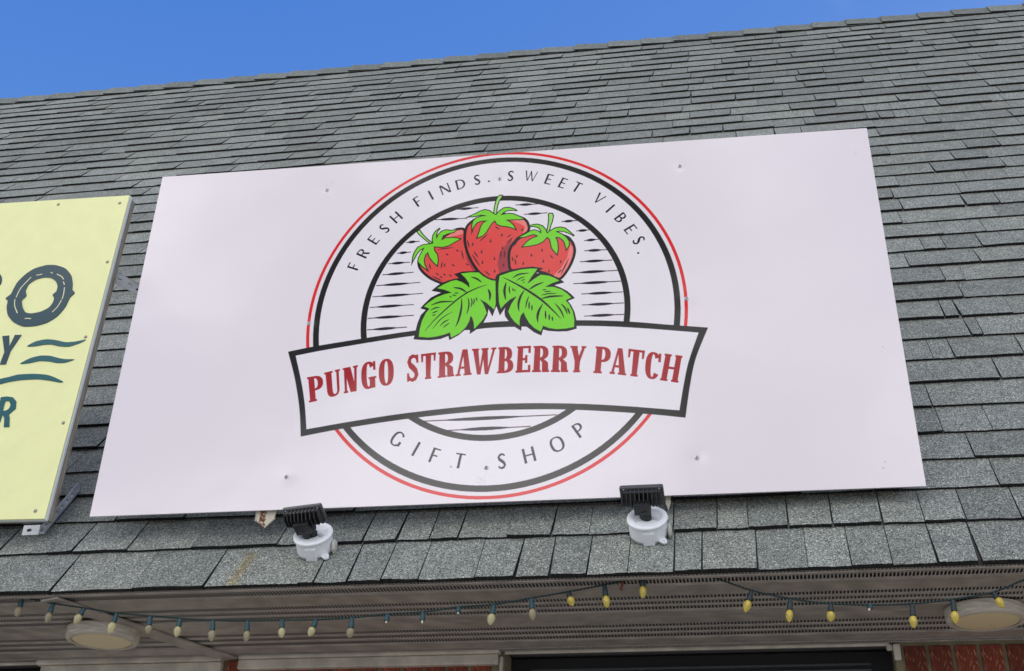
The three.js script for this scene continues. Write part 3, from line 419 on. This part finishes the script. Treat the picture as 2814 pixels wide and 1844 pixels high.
{
  const g0 = thing('shop_sign', 'large white rectangular sign with strawberries, round emblem and red shop name', 'sign', SIGN_O);
  g0.quaternion.setFromRotationMatrix(signM);
  const geo = box(0, SW, 0, SH, -0.006, 0), u = geo.attributes.uv, n = geo.attributes.normal;
  for (let i = 0; i < u.count; i++) if (n.getZ(i) < 0.5) u.setXY(i, 0.004, 0.004);
  signTex.wrapS = signTex.wrapT = THREE.ClampToEdgeWrapping;
  const fixings = [[899, 523], [1373, 492], [1868, 457], [849, 889], [1886, 821], [787, 1310], [1336, 1285], [1915, 1258]], fx = fixings.map(q => onSign(...q));
  const wav = dataTex(512, (i, j) => { const x = i / 512 * SW, y = j / 512 * SH; let v = 150 + 150 * fbm(i / 512 * 4.2, j / 512 * 2.4, 2.5, 3); for (const [a, b] of fx) { const d = Math.hypot(x - a, y - b); v -= 34 * Math.exp(-d * d / 0.00035); } return [v, v, v]; }, false);
  wav.wrapS = wav.wrapT = THREE.ClampToEdgeWrapping;
  mesh('panel', geo, new THREE.MeshPhysicalMaterial({ map: signTex, roughness: 0.09, ior: 1.52, bumpMap: wav, bumpScale: 0.005 }), g0);
  const sg = new THREE.SphereGeometry(0.0062, 14, 6, 0, Math.PI * 2, 0, Math.PI / 2).scale(1, 0.45, 1).rotateX(Math.PI / 2), slot = mergeGeometries([box(-0.0034, 0.0034, -0.0008, 0.0008, 0.0015, 0.0031), box(-0.0008, 0.0008, -0.0034, 0.0034, 0.0015, 0.0032)]).toNonIndexed();
  for (const [px, py] of fixings) {
    const [x, y] = onSign(px, py), s = mesh('screw', sg, matScrew, g0); s.position.set(x, y, 0); s.rotation.z = rr(0, 1.5);
    mesh('screw_slot', slot, matBlack, s);
  }
  // feet hold it off the roof; unseen rails added to block light behind it
  const matShadeRail = new THREE.MeshStandardMaterial({ map: dirt, color: new THREE.Color(0.42, 0.33, 0.23), roughness: 0.9 });
  for (const [y0, y1] of [[0.035, 0.105], [0.94, 1.01]]) mesh('added_shade_rail', uvPlanar(box(0.04, SW - 0.04, y0, y1, -0.062, -0.0065), 0, 1, 2), matShadeRail, g0);
  const rust = canvasTex(128, 128, (c, w, h) => { c.fillStyle = '#c9c3b0'; c.fillRect(0, 0, w, h); for (let i = 0; i < 90; i++) { c.fillStyle = `rgba(${70 + 40 * rnd()},${34 + 16 * rnd()},${18},${0.2 + 0.35 * rnd()})`; c.beginPath(); c.ellipse(w * (0.42 + 0.3 * rnd()), h * rnd(), 2 + 8 * rnd(), 4 + 12 * rnd(), rnd() * 3, 0, 7); c.fill(); } });
  const matRust = new THREE.MeshStandardMaterial({ map: rust, roughness: 0.85 });
  const foot = (px0, px1, py0, py1, z) => {
    const a = atZ(px0, py0, z), b = atZ(px1, py1, z), s = new THREE.Shape(), w = b.x - a.x, h = a.y - b.y;
    s.moveTo(0, 0.02); s.lineTo(w, 0.02); s.lineTo(w * 0.86, -h * 0.55); s.lineTo(w * 0.5, -h); s.lineTo(w * 0.16, -h * 0.62); s.closePath();
    const m = mesh('bracket', uvScale(new THREE.ExtrudeGeometry(s, { depth: 0.004, bevelEnabled: true, bevelSize: 0.001, bevelThickness: 0.001, bevelSegments: 1 }), 22), matRust, g0);
    const q = V(a.x, a.y, z).sub(SIGN_O).applyMatrix4(signM.clone().invert()); m.position.copy(q);
    const l = mesh('bracket_lip', box(0, 0.003, -h * 0.6, 0.02, -0.014, -0.001).translate(w * 0.05, 0, 0), std([0.62, 0.60, 0.53], 0.6), m);
  };
  foot(700, 760, 1400, 1450, -0.032); foot(1826, 1846, 1352, 1402, -0.075);
}
// perforated steel angle: plate with real holes, second leg bent at a right angle
function angleBar(len, w1, w2, pitch = 0.03) {
  const leg = w => { const s = new THREE.Shape(); s.moveTo(0, 0); s.lineTo(len, 0); s.lineTo(len, w); s.lineTo(0, w); s.closePath(); for (let x = pitch * 0.6; x < len - 0.012; x += pitch) { const h = new THREE.Path(); h.absellipse(x, w * 0.55, 0.0075, 0.0046, 0, Math.PI * 2, true); s.holes.push(h); } return new THREE.ExtrudeGeometry(s, { depth: 0.0022, bevelEnabled: false, curveSegments: 8 }); };
  return [leg(w1), leg(w2).rotateX(Math.PI / 2).translate(0, 0.0022, 0)];
}
// ---------------------------------------------------------------- yellow neighbour sign
{
  const Z = 0.0, tr = atZ(356, 536, Z), br = atZ(122, 1426, Z), h = tr.distanceTo(br), rot = Math.atan2(-(tr.x - br.x), tr.y - br.y), w = 2.1;
  const g = thing('yellow_sign', 'pale yellow sign panel with raised teal letters and wave strokes on wooden backing', 'sign', br);
  g.rotation.z = rot;
  const yel = dataTex(256, (i, j) => { const a = i / 256 * 6.2832, b = j / 256 * 6.2832; const v = 1 + 0.03 * fbm(Math.cos(a) * 3, Math.sin(a) * 3 + Math.cos(b) * 3, Math.sin(b) * 3, 4); return [238 * v, 240 * v, 174 * v]; });
  mesh('panel', uvPlanar(new RoundedBoxGeometry(w, h, 0.006, 1, 0.0015).translate(-w / 2, h / 2, -0.003), 0, 1, 1), new THREE.MeshPhysicalMaterial({ map: yel, roughness: 0.3 }), g);
  mesh('edge_trim', new RoundedBoxGeometry(w + 0.004, h + 0.004, 0.012, 1, 0.002).translate(-w / 2, h / 2, -0.0125), std([0.72, 0.76, 0.76], 0.5), g);
  const wood = dataTex(256, (i, j) => { const n = fbm(i / 256 * 40, j / 256 * 3, 1, 4), s = rr(-16, 16); return [150 + 90 * n + s, 140 + 86 * n + s, 122 + 80 * n + s]; });
  mesh('wood_backing', uvPlanar(box(-w + 0.004, 0.001, 0.004, h - 0.004, -0.042, -0.0187), 2, 1, 3), new THREE.MeshStandardMaterial({ map: wood, roughness: 0.95 }), g);
  const inv = p => { const q = p.clone().sub(br), c = Math.cos(-rot), s = Math.sin(-rot); return [q.x * c - q.y * s, q.x * s + q.y * c]; };
  const k = 250 / 780, pts = s => pairs(s).map(([x, y]) => inv(atZ(x * k, 700 + y * k, Z)));
  const smoothPts = (p, closed = true) => { const c = new THREE.CatmullRomCurve3(p.map(q => V(q[0], q[1], 0)), closed, 'catmullrom', 0.35); return c.getPoints(p.length * 5).map(q => new THREE.Vector2(q.x, q.y)); };
  const teal = [new THREE.MeshPhysicalMaterial({ color: new THREE.Color(0.010, 0.050, 0.064), roughness: 0.25 }), new THREE.MeshPhysicalMaterial({ color: new THREE.Color(0.013, 0.105, 0.112), roughness: 0.22 })];
  const ext = (name, outer, hole, m, sm = true) => { const s = new THREE.Shape(sm ? smoothPts(pts(outer)) : pts(outer).map(q => new THREE.Vector2(...q))); if (hole) s.holes.push(new THREE.Path(smoothPts(pts(hole)))); return mesh(name, new THREE.ExtrudeGeometry(s, { depth: 0.0015, bevelEnabled: true, bevelSize: 0.0006, bevelThickness: 0.0006, bevelSegments: 1 }), m, g); };
  const o = ext('letter', '50,375 95,340 110,310 150,240 220,170 300,120 400,92 480,93 560,120 610,180 622,250 620,300 640,330 600,370 560,450 490,530 400,585 300,612 200,615 120,580 70,520 60,450 68,395', '228,355 222,310 250,255 310,215 380,197 440,202 480,230 495,270 485,315 453,345 465,375 455,410 420,455 350,490 270,505 220,495 195,450 190,395', teal[0]);
  o.userData.label = 'large teal letter O with cream scratches';
  ['270,195 180,290 140,370', '130,385 128,440 152,505', '315,178 340,176 365,168', '438,154 446,158 456,163', '490,170 530,190 548,215', '545,235 551,248 555,262', '555,282 548,340 535,385', '530,392 495,450 450,495', '215,550 242,549 270,552'].forEach(s => { const p = smoothPts(pts(s), false).map(q => V(q.x, q.y, 0)); mesh('scratch', new THREE.TubeGeometry(new THREE.CatmullRomCurve3(p), 14, 0.0016, 5).scale(1, 1, 0.5).translate(0, 0, 0.0021), std([0.83, 0.82, 0.5], 0.5), o); });
  ext('letter', '-60,170 -10,160 12,190 15,225 0,262 -60,268', null, teal[0]).userData.label = 'clipped teal letter beside the O';
  ext('letter', '22,700 78,695 80,790 130,690 185,690 90,830 50,940 0,942 40,835', null, teal[0], false);
  ext('letter', '8,1225 60,1218 110,1225 140,1260 135,1320 100,1350 76,1372 82,1400 80,1478 35,1478 40,1400 22,1372 0,1440 -40,1440', '48,1262 80,1260 92,1290 75,1325 30,1340', teal[1], false);
  ext('wave_stroke', '235,785 310,745 400,728 480,735 560,752 640,748 735,730 680,760 590,788 510,785 440,770 380,772 300,785', null, teal[1]);
  ext('wave_stroke', '175,935 260,890 350,868 430,870 500,888 560,898 635,900 560,925 490,928 420,915 340,912 250,930', null, teal[1]);
  ext('wave_stroke', '-60,1088 0,1068 80,1050 160,1030 290,1024 400,1032 470,1055 540,1090 510,1095 430,1080 320,1068 180,1075 60,1095 -60,1125', null, teal[1]);
  const sg = new THREE.SphereGeometry(0.0052, 12, 5, 0, Math.PI * 2, 0, Math.PI / 2).scale(1, 0.5, 1).rotateX(Math.PI / 2);
  for (const [px, py] of [[160, 562], [329, 558], [295, 720], [235, 926], [174, 1162], [97, 1404]]) { const q = inv(atZ(px, py, Z)), s = mesh('screw', sg, std([0.30, 0.29, 0.24], 0.45, { metalness: 0.6 }), g); s.position.set(q[0], q[1], 0); }
  // steel angles that carry it: one flat on the roof, one along the foot, one strut at the side
  const bar = (len, w1, w2, basis, pos) => { const [a, b] = angleBar(len, w1, w2), m = mesh('slotted_angle', a, matSteel, g), im = new THREE.Matrix4().makeRotationZ(rot).setPosition(br).invert(); m.applyMatrix4(im.multiply(basis.clone().setPosition(pos))); mesh('angle_leg', b, matSteel, m); };
  const [bx, bs] = onRoof(112, 1470, 0.012), [, bs2] = onRoof(203, 1352, 0.012);
  bar(bs2 - bs, 0.030, 0.028, new THREE.Matrix4().makeBasis(RD, V(-1, 0, 0), RN), roofP(bx + 0.012, bs, 0.014));
  const f0 = atZ(64, 1440, 0.035); bar(0.046, 0.028, 0.03, new THREE.Matrix4().makeBasis(V(1, 0, 0), V(0, -1, 0), V(0, 0, -1)), V(f0.x, f0.y, 0.03));
  const s0 = atZ(300, 735, -0.045), s1 = atZ(420, 800, -0.13), d = s1.clone().sub(s0), L = d.length(); d.normalize(); const yv = V(0, -1, 0).addScaledVector(d, d.y).normalize(), zv = d.clone().cross(yv);
  bar(L, 0.036, 0.03, new THREE.Matrix4().makeBasis(d, yv, zv), s0);
}
// ---------------------------------------------------------------- floodlights on white round boxes
function flood(label, cx, cy, bx, by, yaw, roll) {
  const [x, s] = onRoof(bx, by, 0.01);
  const g = thing('floodlight', label, 'floodlight', roofP(x, s, 0.006), 'floodlights under the shop sign');
  g.quaternion.setFromRotationMatrix(new THREE.Matrix4().makeBasis(V(1, 0, 0), RD, RN));        // local: x right, y up the slope, z off the roof
  const hB = 0.048, R = 0.0495, L = (pts, n = 40) => new THREE.LatheGeometry(pts.map(p => new THREE.Vector2(...p)), n).rotateX(Math.PI / 2);
  const body = mesh('junction_box', L([[0.001, 0], [R - 0.003, 0], [R - 0.0025, 0.01], [R - 0.003, hB - 0.008], [R - 0.003, hB - 0.006]]), matWhitePlastic, g);
  mesh('knockout', new RoundedBoxGeometry(0.028, 0.006, 0.034, 2, 0.002).translate(0.003, -R + 0.003, 0.017), matWhitePlastic, body);
  mesh('cover', L([[0.001, hB - 0.004], [0.012, hB - 0.0045], [0.034, hB - 0.002], [0.0355, hB + 0.001], [R - 0.003, hB + 0.002], [R + 0.0005, hB], [R + 0.001, hB - 0.004], [R - 0.001, hB - 0.0065], [R - 0.004, hB - 0.007]]), matWhitePlastic, body);
  for (const sx of [-1, 1]) mesh('cover_dimple', new THREE.CapsuleGeometry(0.0052, 0.014, 4, 10).scale(1, 1, 0.6).rotateZ(sx * 0.95).translate(sx * 0.024, -0.006, hB - 0.0022), std([0.50, 0.53, 0.56], 0.5), body);
  const ear = new THREE.Shape(); ear.moveTo(-0.010, 0.01); ear.lineTo(0.012, 0.01); ear.lineTo(0.009, -0.006); ear.absarc(0, -0.008, 0.0072, 0, -Math.PI, true); ear.lineTo(-0.010, 0.01); const eh = new THREE.Path(); eh.absarc(0, -0.007, 0.0022, 0, Math.PI * 2, true); ear.holes.push(eh);
  mesh('mounting_ear', new THREE.ExtrudeGeometry(ear, { depth: 0.004, bevelEnabled: false }).rotateZ(0.7).translate(0.034, -0.036, 0.004), matWhitePlastic, body);
  const seal = new THREE.SphereGeometry(0.016, 14, 10), sp = seal.attributes.position; for (let i = 0; i < sp.count; i++) { const f = 1 + 0.35 * noise.noise(sp.getX(i) * 120, sp.getY(i) * 120, sp.getZ(i) * 120 + x * 9); sp.setXYZ(i, sp.getX(i) * f * 0.42, sp.getY(i) * f * 1.15, sp.getZ(i) * f * 1.0); } seal.computeVertexNormals();
  mesh('sealant', seal.translate(R + 0.002, -0.004, 0.012), std([0.50, 0.50, 0.45], 0.4), body);
  mesh('stem', L([[0.0, hB - 0.006], [0.011, hB - 0.006], [0.0115, hB + 0.004], [0.009, hB + 0.006], [0.009, hB + 0.012], [0.011, hB + 0.013], [0.012, hB + 0.026], [0.010, hB + 0.030], [0, hB + 0.031]], 20), matBlack, g);
  // head: rim plate, lens, cooling fins and yoke; local frame x across, h toward the street, l toward the sign
  const tgt = hit(cx, cy, roofP(0, s, 0.006 + hB + 0.045), RN), head = new THREE.Group(); head.name = 'lamp_head'; g.add(head);
  head.position.copy(tgt.sub(g.position).applyQuaternion(g.quaternion.clone().invert()));
  const a = 1.08, hw = V(0, Math.cos(a), Math.sin(a)), lw = V(0, Math.sin(a), -Math.cos(a));
  const q = new THREE.Quaternion().setFromRotationMatrix(new THREE.Matrix4().makeBasis(V(1, 0, 0), hw, lw.clone().multiplyScalar(1)));
  // right-handed: x, hw, x cross hw = (0,-sin,cos) = -lw
  q.setFromRotationMatrix(new THREE.Matrix4().makeBasis(V(1, 0, 0), hw, V(0, -Math.sin(a), Math.cos(a))));
  head.quaternion.copy(g.quaternion.clone().invert().multiply(new THREE.Quaternion().setFromAxisAngle(V(0, 1, 0), yaw)).multiply(new THREE.Quaternion().setFromAxisAngle(V(0, 0, 1), roll)).multiply(q));
  const RW = 0.108, RH = 0.054;
  mesh('rim', new RoundedBoxGeometry(RW, RH, 0.013, 3, 0.0045).translate(0, 0, -0.019), std([0.06, 0.06, 0.063], 0.34), head);
  mesh('lens', new RoundedBoxGeometry(RW - 0.012, RH - 0.012, 0.003, 2, 0.001).translate(0, 0, -0.0262), new THREE.MeshPhysicalMaterial({ color: new THREE.Color(0.6, 0.62, 0.64), roughness: 0.1 }), head);
  mesh('heat_sink', new RoundedBoxGeometry(RW - 0.012, RH - 0.012, 0.014, 2, 0.003).translate(0, 0, -0.0085), matBlack, head);
  for (let i = 0; i < 10; i++) {
    const fx = -RW / 2 + 0.007 + i * (RW - 0.014) / 9, e = Math.abs(i - 4.5) / 4.5, dp = 0.030 - 0.010 * e * e, s2 = new THREE.Shape();
    s2.moveTo(-RH / 2 + 0.004, 0); s2.lineTo(RH / 2 - 0.004, 0); s2.lineTo(RH / 2 - 0.004, dp * 0.55); s2.lineTo(RH / 2 - 0.018, dp); s2.lineTo(-RH / 2 + 0.014, dp); s2.lineTo(-RH / 2 + 0.004, dp * 0.6); s2.closePath();
    mesh('cooling_fin', new THREE.ExtrudeGeometry(s2, { depth: 0.0022, bevelEnabled: true, bevelSize: 0.0004, bevelThickness: 0.0004, bevelSegments: 1 }).applyMatrix4(new THREE.Matrix4().makeBasis(V(0, 1, 0), V(0, 0, 1), V(1, 0, 0)).setPosition(fx - 0.0011, 0, -0.015)), std([0.02, 0.02, 0.021], 0.4), head);
  }
  for (const sx of [-1, 1]) mesh('rim_bolt', new THREE.SphereGeometry(0.0026, 10, 6).translate(sx * (RW / 2 - 0.010), RH / 2 - 0.006, -0.0135), matScrew, head);
  mesh('yoke', mergeGeometries([box(-0.020, 0.020, -0.030, 0.002, -0.004, 0.022), new THREE.CylinderGeometry(0.012, 0.010, 0.028, 16).translate(0, -0.034, 0.012)].map(q2 => q2.toNonIndexed())), matBlack, head);
}
flood('black finned floodlight on a white round box, set square to the sign', 1764, 1373, 1783, 1465, 0, 0);
flood('black finned floodlight on a white round box, head twisted and tilted beside rusty bracket', 832, 1428, 868, 1508, -0.14, 0.03);
// ---------------------------------------------------------------- soffit disc lights
{
  const disc = (cx, cy, label) => {
    const y0 = SOFY - 0.034, p = atY(cx, cy, y0), R = 0.097;
    const g = thing('soffit_light', label, 'ceiling light', V(p.x, SOFY - 0.002, p.z), 'round lights under the soffit');
    const L = pts => new THREE.LatheGeometry(pts.map(q => new THREE.Vector2(...q)), 56);
    mesh('housing', L([[0, 0.0], [R - 0.004, 0], [R, -0.003], [R, -0.024], [R - 0.004, -0.031], [R - 0.016, -0.033], [R - 0.018, -0.031]]), matTrim, g);
    const mk = canvasTex(256, 256, (c, w, h) => { c.fillStyle = '#eddcb2'; c.fillRect(0, 0, w, h); for (let i = 0; i < 26; i++) { c.fillStyle = `rgba(90,66,36,${0.15 + 0.35 * rnd()})`; c.beginPath(); c.ellipse(rnd() * w, rnd() * h, 1 + 2.4 * rnd(), 1 + 2 * rnd(), 0, 0, 7); c.fill(); } });
    mesh('diffuser', uvPlanar(L([[0, -0.0345], [R * 0.5, -0.034], [R - 0.022, -0.0315], [R - 0.018, -0.029]]), 0, 2, 5, 0.5, 0.5), new THREE.MeshStandardMaterial({ map: mk, roughness: 0.45 }), g);
  };
  disc(279, 1764, 'round cream disc light on the soffit beside the diagonal joint cover');
  disc(2712, 1709, 'round cream disc light on the soffit above the brick wall');
}
// ---------------------------------------------------------------- light string under the eave
{
  const Z = 0.024, at = (x, y) => atZ(x, y, Z), q = 0.3488;
  const C1 = (x, y) => [x * q, 1300 + y * q], C0 = (x, y) => [x * 400 / 1560, 1444 + y * 400 / 1560], C2 = (x, y) => [700 + x * q, 1300 + y * q], C3 = (x, y) => [1400 + x * q, 1300 + y * q], C4 = (x, y) => [2100 + x * 0.3486, 1300 + y * 0.3486];
  const lamps = [[C0, '245,768 210,875 160,985', 0], [C0, '572,835 535,935 485,1050', 0], [C0, '905,885 860,955 795,1055', 1], [C0, '1255,940 1215,1040 1150,1155', 1], [C1, '1185,1125 1175,1200 1172,1270', 0], [C1, '1420,1145 1405,1210 1372,1292', 1], [C1, '1680,1160 1672,1240 1660,1330', 0], [C1, '1950,1165 1945,1245 1935,1335', 0],
    [C2, '215,1160 213,1222 212,1300', 1], [C2, '487,1155 460,1215 430,1290', 1], [C2, '767,1140 757,1222 742,1302', 0], [C2, '1045,1110 1037,1165 1033,1183', -1], [C2, '1325,1095 1320,1160 1320,1185', -1], [C2, '1605,1055 1602,1095 1600,1110', -1], [C2, '1885,1035 1870,1110 1852,1200', 1], [C3, '172,985 178,1070 185,1165', 0], [C3, '462,935 475,975 495,1050', 2], [C3, '748,880 758,968 768,1065', 2], [C3, '1048,815 1050,893 1058,990', 2], [C3, '1618,825 1630,790 1636,776', -2], [C3, '1910,925 1885,1005 1858,1100', 2],
    [C4, '205,990 200,1080 195,1180', 2], [C4, '525,1030 525,1090 535,1175', 2], [C4, '840,1040 832,1065 827,1085', -1], [C4, '1165,1030 1172,1127 1188,1225', 2], [C4, '1485,995 1498,1090 1525,1188', 2], [C4, '1805,940 1835,985 1890,1060', 2]];
  const g = thing('light_string', 'string of pear shaped bulbs on green twisted wire sagging under the eave', 'string lights', V(0, 0, 0));
  const way = [at(-120, 1618), at(-20, 1634), at(40, 1637), ...lamps.slice(0, 19).map(([c, s]) => at(...c(...pairs(s)[0]))), at(1815, 1570), at(1912, 1573), ...lamps.slice(19).map(([c, s]) => at(...c(...pairs(s)[0]))), at(2814, 1594), at(2900, 1568), at(3000, 1540)];
  const base = new THREE.CatmullRomCurve3(way, false, 'centripetal'), N = 900, len = base.getLength();
  const bp = base.getSpacedPoints(N);
  const strands = [0, Math.PI].map(ph => new THREE.TubeGeometry(new THREE.CatmullRomCurve3(bp.map((p, i) => { const t = bp[Math.min(N, i + 1)].clone().sub(bp[Math.max(0, i - 1)]).normalize(), n1 = V(0, 0, 1).cross(t).normalize(), n2 = t.clone().cross(n1), a = ph + i / N * len / 0.017 * 2 * Math.PI; return p.clone().addScaledVector(n1, Math.cos(a) * 0.0013).addScaledVector(n2, Math.sin(a) * 0.0013); })), N * 2, 0.0013, 5));
  mesh('wire', mergeGeometries(strands), std([0.009, 0.032, 0.033], 0.5), g);
  const matSocket = std([0.015, 0.062, 0.078], 0.5), matDarkSocket = std([0.009, 0.026, 0.03], 0.5);
  const bulbM = [[0.58, 0.53, 0.37], [0.84, 0.80, 0.54], [0.88, 0.77, 0.20]].map(c => new THREE.MeshPhysicalMaterial({ color: new THREE.Color(...c), roughness: 0.24, transmission: 0.6, thickness: 0, ior: 1.45 })), matDiode = std([0.85, 0.66, 0.03], 0.4);
  const sock = new THREE.LatheGeometry([[0, 0], [0.0048, 0.0005], [0.0052, 0.10], [0.0058, 0.5], [0.0066, 0.52], [0.0070, 0.98], [0.006, 1], [0, 1]].map(p => new THREE.Vector2(...p)), 14);
  const bulbG = (() => { const gg = new THREE.LatheGeometry([[0, 0], [0.45, 0.01], [0.72, 0.10], [0.94, 0.24], [1, 0.36], [0.95, 0.52], [0.78, 0.70], [0.52, 0.86], [0.26, 0.96], [0, 1]].map(p => new THREE.Vector2(p[0] * 0.0092, p[1])), 14).toNonIndexed(); gg.computeVertexNormals(); return gg; })();
  const diodeG = new THREE.LatheGeometry([[0, 0], [0.0045, 0], [0.0052, 0.6], [0.003, 0.95], [0, 1]].map(p => new THREE.Vector2(...p)), 10);
  const core = new THREE.CylinderGeometry(0.002, 0.0025, 1, 8).translate(0, 0.5, 0);
  for (const [c, s, k] of lamps) {
    const [a, b, e] = pairs(s).map(p => at(...c(...p))), d1 = b.clone().sub(a), d2 = e.clone().sub(b);
    const m = mesh('socket', sock, k === 2 || k === -2 ? matDarkSocket : matSocket, g); m.position.copy(a); m.quaternion.setFromUnitVectors(V(0, 1, 0), d1.clone().normalize()); m.scale.set(1, d1.length(), 1);
    if (k === -2) continue;
    const n = mesh(k < 0 ? 'bare_contact' : 'bulb', k < 0 ? core : bulbG, k < 0 ? std([0.75, 0.72, 0.6], 0.4) : bulbM[k], m);
    n.position.set(0, 0.985, 0); n.scale.set(1, d2.length() / d1.length(), 1);
    if (k >= 0) { const di = mesh('diode', diodeG, matDiode, m); di.position.set(0, 1.0, 0); di.scale.set(1, d2.length() / d1.length() * (k === 2 ? 0.5 : 0.3), 1); m.rotateY(rr(0, 6)); n.scale.x = n.scale.z = rr(0.92, 1.08); }
  }
  // rusty hook the wire hangs on
  const h0 = at(1712, 1597), h1 = at(1703, 1622), hk = thing('rusty_hook', 'small rust brown hook that holds up the light string', 'hook', h0);
  mesh('plate', new RoundedBoxGeometry(0.007, h0.distanceTo(h1), 0.003, 1, 0.001).translate(0, -h0.distanceTo(h1) / 2, 0).applyMatrix4(new THREE.Matrix4().makeRotationZ(-0.28)), std([0.12, 0.035, 0.018], 0.8), hk);
  mesh('clip', new RoundedBoxGeometry(0.03, 0.006, 0.006, 1, 0.002).translate(0.010, 0.002, 0).applyMatrix4(new THREE.Matrix4().makeRotationZ(0.25)), std([0.015, 0.02, 0.02], 0.6), hk);
}
renderer.render(scene, camera);
